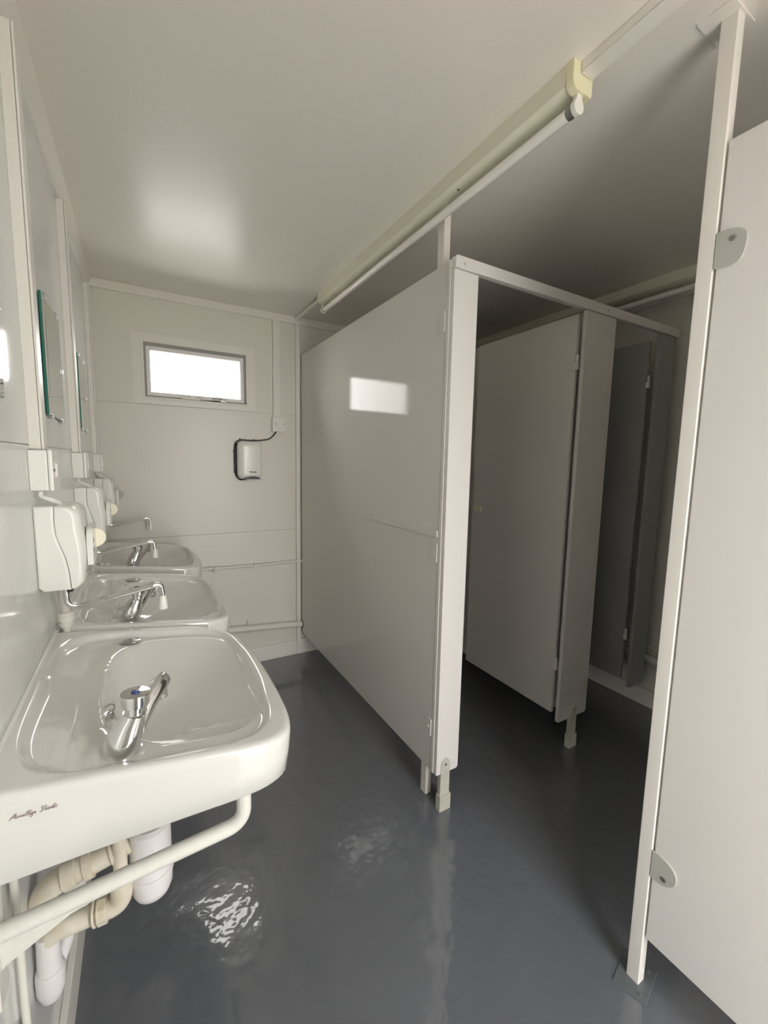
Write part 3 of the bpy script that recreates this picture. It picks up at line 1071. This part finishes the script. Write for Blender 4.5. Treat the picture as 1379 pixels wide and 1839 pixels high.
# ------------------------------------------------------------------ water heaters above the basins
def make_heater(label):
    Y0, Y1 = 1.128, 1.272
    t = thing('water_heater', label, 'water heater', (XL, 1.2, 1.03), 'small white oversink water heaters')
    seam = [(-.1635, 1.213), (-.1645, 1.180), (-.1630, 1.150), (-.1565, 1.125), (-.1490, 1.100), (-.1445, 1.070), (-.1425, 1.040), (-.1415, 1.026)]
    b = bmesh.new()
    prism(b, [(XL, 1.213)] + [(x - .0006, z) for x, z in seam] + [(-.190, 1.026), (XL, 1.036)], Y0, Y1, 'y', .006, 3)
    obj('back_shell', b, 'plastic', t)
    cs = [(x + .0006, z) for x, z in seam]
    arc = []
    for k in range(9):    # bottom front corner
        a = math.radians(-90 + 75 * k / 8)
        arc.append((-.140 + .024 * math.cos(a), 1.050 + .024 * math.sin(a)))
    side = [(-.1135, 1.085), (-.1125, 1.110), (-.1135, 1.135), (-.1165, 1.160)]
    for k in range(9):    # top front corner
        a = math.radians(8 + 82 * k / 8)
        side.append((-.146 + .028 * math.cos(a), 1.185 + .028 * math.sin(a)))
    b = bmesh.new()
    prof = cs + arc + side

    def seam_x(z):
        for (xa, za), (xb, zb_) in zip(cs, cs[1:]):
            if zb_ <= z <= za:
                return xa + (xb - xa) * (za - z) / (za - zb_)
        return cs[0][0] if z > cs[0][1] else cs[-1][0]
    rr, rings = .022, []
    for k in range(-8, 9):
        if k < 0:
            th = math.radians(90 * (8 + k) / 8)
            yy, d = Y0 + .0005 + rr * (1 - math.sin(th)) * 0 + rr * (1 - math.cos(th)), rr * (1 - math.sin(th))
        elif k == 0:
            continue
        else:
            th = math.radians(90 * (8 - k + 0) / 8)
            yy, d = Y1 - .0005 - rr * (1 - math.cos(th)), rr * (1 - math.sin(th))
        ring = []
        for (x, z) in prof:
            sx = seam_x(z)
            ring.append(b.verts.new((sx + (x - sx) * (1 - d / .055), yy, 1.12 + (z - 1.12) * (1 - d / .5))))
        rings.append(ring)
    for A, B in zip(rings, rings[1:]):
        for k in range(len(prof)):
            b.faces.new((A[k], A[(k + 1) % len(prof)], B[(k + 1) % len(prof)], B[k]))
    b.faces.new(rings[0])
    b.faces.new(rings[-1][::-1])
    bmesh.ops.recalc_face_normals(b, faces=b.faces[:])
    fs = obj('front_shell', b, 'plastic', t, angle=60)
    # control plate standing proud of the front, with slots
    b = bmesh.new()
    pts = [(1.150, 1.075), (1.150, 1.130), (1.158, 1.150), (1.172, 1.160), (1.250, 1.160), (1.250, 1.075)]
    prism(b, pts, -.1125, -.100, 'x', .002)
    cpn = obj('control_plate', b, 'plastic', t)
    for z in (1.128, 1.108):
        b = bmesh.new()
        box(b, -.1012, -.0995, 1.168, 1.172, z - .005, z + .005)
        obj('slot', b, 'dark', cpn)
    b = bmesh.new()
    box(b, -.1130, -.1090, 1.150, 1.245, 1.056, 1.060, .0008)
    obj('chrome_line', b, 'chrome_dull', cpn)
    # round cream knob
    b = bmesh.new()
    lathe(b, [(-.012, .006), (0, .006), (0, .0225), (.002, .024), (.008, .024), (.010, .0225), (.010, 0)], (-.104, 1.235, 1.125), (.25, -1, 0), 28)
    obj('knob', b, 'cream', t)
    # collar, inlet and swivel spout
    b = bmesh.new()
    lathe(b, [(0, .022), (-.009, .0215), (-.012, .018), (-.012, 0)], (-.163, 1.185, 1.031), (0, 0, 1), 24)
    obj('outlet_collar', b, 'plastic', t)
    b = bmesh.new()
    tube(b, fillet([(-.160, 1.187, 1.022), (-.160, 1.187, .978), (-.138, 1.190, .968), (.018, 1.20, .9975), (.035, 1.203, .9955), (.038, 1.204, .966)], .020, 8), .0066, 14)
    sp_ = obj('swivel_spout', b, 'chrome', t, angle=60)
    b = bmesh.new()
    lathe(b, [(0, .0075), (-.006, .0085), (-.030, .0112), (-.035, .0112), (-.035, .008), (-.030, 0)], (.038, 1.204, .967), (0, 0, 1), 20)
    obj('nozzle', b, 'plastic', sp_)
    b = bmesh.new()
    tube(b, [(-.154, 1.187, 1.024), (-.154, 1.187, 1.008)], .0075, 12)
    obj('swivel_nut', b, 'black', sp_)
    b = bmesh.new()
    tube(b, [(-.1745, 1.225, 1.028), (-.1765, 1.25, .975), (-.1765, 1.2815, .935), (-.1765, 1.2815, .80)], .009, 12)
    ip = obj('inlet_pipe', b, 'plastic_w', t)
    b = bmesh.new()
    lathe(b, [(0, .0125), (.006, .0155), (.012, .0155), (.0125, .0135), (.018, .0135), (.0185, .0175), (.030, .0175), (.0305, .0155), (.036, .0155), (.0365, .0185), (.040, .0185), (.0405, .011)], (-.1765, 1.2815, .893), (0, 0, 1), 22)
    obj('compression_fitting', b, 'plastic_w', ip)
    return t


ht = make_heater('nearest white water heater with cream knob and swivel spout, above the nearest basin')
dup(ht, (0, 0.651, 0), 'middle white water heater above the middle basin')
h3 = dup(ht, (0, 1.395, 0), 'farthest white water heater with shade-greyed knob, in the corner above the farthest basin')
for ch in h3.children:
    if ch.name.startswith('knob'):
        ch.data = ch.data.copy()
        ch.data.materials[0] = M['hinge_grey']  # corner shade put into this knob's colour; the other knobs stay cream


# ------------------------------------------------------------------ mirrors
def mirror(label, y0, y1, z0, z1):
    t = thing('wall_mirror', label, 'mirror', (XL, (y0 + y1) / 2, z0), 'small frameless mirrors on the left wall')
    bxo('glass_body', 'glass_edge', t, XL + .002, XL + .0075, y0, y1, z0, z1, .0006, 1)
    bxo('mirror_face', 'mirror', t, XL + .0076, XL + .0082, y0 + .0015, y1 - .0015, z0 + .0015, z1 - .0015, 0)
    for (yy, zz) in ((y0 + .04, z0), (y1 - .05, z0), (y0 + .04, z1), (y1 - .05, z1), (y1, (z0 + z1) / 2)):
        b = bmesh.new()
        box(b, XL + .001, XL + .011, yy - .008, yy + .008, zz - .008, zz + .006, .001)
        obj('clip', b, 'chrome_dull', t)
    return t


mirror('frameless mirror between the nearest and middle trunking drops', 1.362, 1.625, 1.424, 1.722)
mirror('frameless mirror between the middle and farthest trunking drops', 2.070, 2.320, 1.430, 1.722)
mirror('frameless mirror at the left edge, only its corner visible', 0.700, 0.950, 1.415, 1.720)

# little fixings on the left wall
t = thing('wall_hook', 'tiny white triangular hook on the left wall beside the nearest spur box', 'hook', (XL, 1.36, 1.28))
b = bmesh.new()
prism(b, [(1.345, 1.272), (1.372, 1.270), (1.356, 1.296)], XL, XL + .010, 'x', .001)
obj('hook', b, 'plastic', t)

# ------------------------------------------------------------------ hand dryer
t = thing('hand_dryer', 'white rounded hand dryer with black flex on the far wall', 'hand dryer', (.58, YF, 1.2))
b = bmesh.new()
box(b, .506, .653, YF - .095, YF - .012, 1.203, 1.432, .036, 8)
for v in b.verts:   # fuller in the middle, tapering to the rear
    f = (v.co.y - (YF - .095)) / .083
    k = 1 + .05 * f
    dz = (v.co.z - 1.314) / .111
    v.co.x = .5795 + (v.co.x - .5795) * (1 - .05 * dz * dz)
obj('casing', b, 'plastic', t, angle=60)
b = bmesh.new()
box(b, .508, .645, YF - .012, YF, 1.215, 1.42, .006, 2)
obj('back_plate', b, 'black', t)
b = bmesh.new()
pts = [(.535, 1.2045)] + [(.590 + .044 * math.cos(math.radians(180 - 180 * k / 12)), 1.2045 + .018 * math.sin(math.radians(180 - 180 * k / 12))) for k in range(1, 12)] + [(.640, 1.2045)]
prism(b, pts, YF - .0962, YF - .060, 'y', 0)
obj('air_outlet', b, 'black', t)
b = bmesh.new()
xx = .568
for k, (ww, hh) in enumerate(((4, 6), (4, 5), (5, 6), (4, 6), (4, 4), (5, 5), (4, 6), (3, 6))):
    box(b, xx, xx + ww * .0009, YF - .0962, YF - .0949, 1.2455 - k * .0002, 1.2455 + hh * .001, 0)
    box(b, xx + ww * .0004, xx + ww * .0012, YF - .0962, YF - .0949, 1.247, 1.2488, 0)
    xx += ww * .00125
obj('maker_mark', b, 'ink_black', t)
b = bmesh.new()
yq = YF - .006
tube(b, fillet([(.753, YF - .026, 1.502), (.742, YF - .014, 1.480), (.715, yq, 1.452), (.66, yq, 1.442), (.60, yq, 1.438), (.54, yq, 1.442), (.505, yq, 1.425), (.500, yq, 1.37), (.501, yq, 1.25), (.512, yq, 1.215), (.53, yq, 1.197), (.56, YF - .03, 1.203)], .03, 6), .0042, 10)
fx = obj('flex', b, 'black', t)
for p in ((.535, 1.4435), (.618, 1.442), (.498, 1.37), (.500, 1.245)):
    b = bmesh.new()
    box(b, p[0] - .005, p[0] + .005, YF - .013, YF, p[1] - .004, p[1] + .005, .001)
    obj('cable_clip', b, 'black', fx)


# ------------------------------------------------------------------ painted pipes
t = thing('water_pipe', 'thin painted water pipe with valve across the far wall', 'pipe', (.5, YF - .02, .65))
b = bmesh.new()
yp = YF - .018
tube(b, fillet([(-.18, 2.30, .652), (-.18, yp, .655), (.30, yp, .660), (.60, yp, .652), (.75, yp, .652), (.926, yp, .654)], .02), .0085, 12)
obj('pipe', b, 'pipe_p', t)
b = bmesh.new()
lathe(b, [(0, .012), (.010, .0135), (.010, .010), (.030, .011), (.060, .011), (.060, .0135), (.070, .012)], (.335, yp, .659), (1, 0, -.02), 8)
vv = obj('valve', b, 'pipe_p', t)
b = bmesh.new()
lathe(b, [(0, .008), (.012, .008), (.013, .016), (.022, .016), (.024, .013), (.024, 0)], (.375, yp, .656), (0, -1, -.2), 18)
obj('valve_handle', b, 'pipe_p', vv)
for x in (.61,):
    b = bmesh.new()
    box(b, x - .006, x + .006, yp - .011, YF, .640, .664, .002)
    obj('pipe_clip', b, 'pipe_p', t)

t = thing('waste_drain', 'thick painted drain pipe low across the far wall into the partition', 'pipe', (.5, YF - .04, .24))
b = bmesh.new()
yp = YF - .030
tube(b, fillet([(-.17, 1.10, .33), (-.17, yp, .295), (.10, yp, .283), (.50, yp, .252), (.9165, yp, .216)], .04), .0205, 18)
obj('pipe', b, 'pipe_p', t)
for x, z in ((.555, .247),):
    b = bmesh.new()
    lathe(b, [(0, .0235), (.012, .0235)], (x, yp, z), (1, 0, -.08), 20)
    box(b, x + .002, x + .010, yp + .0, YF, z - .006, z + .045, .001)
    box(b, x - .003, x + .014, YF - .006, YF, z + .01, z + .052, .001)
    obj('pipe_clip', b, 'pipe_p', t)
b = bmesh.new()
lathe(b, [(0, .027), (.003, .027)], (.9135, yp, .2165), (1, 0, 0), 20)
obj('hole_rim', b, 'dark', t)

t = thing('supply_pipe', 'thin white pipe upright on the left wall beneath the nearest basin', 'pipe', (XL + .01, .765, .1))
b = bmesh.new()
tube(b, [(XL + .010, .762, .113), (XL + .010, .760, .74)], .0055, 12)
obj('pipe', b, 'pipe_p', t)

t = thing('waste_drain', 'thick painted drain pipe low along the right wall', 'pipe', (XR - .03, 1.2, .29))
b = bmesh.new()
tube(b, [(XR - .034, .52, .275), (XR - .034, 1.6, .287), (XR - .034, 2.66, .30)], .0215, 18)
obj('pipe', b, 'pipe_p', t)
t = thing('water_pipe', 'thin painted pipe just above the drain on the right wall', 'pipe', (XR - .02, 1.2, .33))
b = bmesh.new()
tube(b, [(XR - .012, .52, .333), (XR - .012, 2.66, .345)], .0085, 12)
obj('pipe', b, 'pipe_p', t)
for y in (1.0, 1.9):
    b = bmesh.new()
    box(b, XR - .024, XR, y - .006, y + .006, .318, .352, .002)
    obj('pipe_clip', b, 'pipe_p', t)
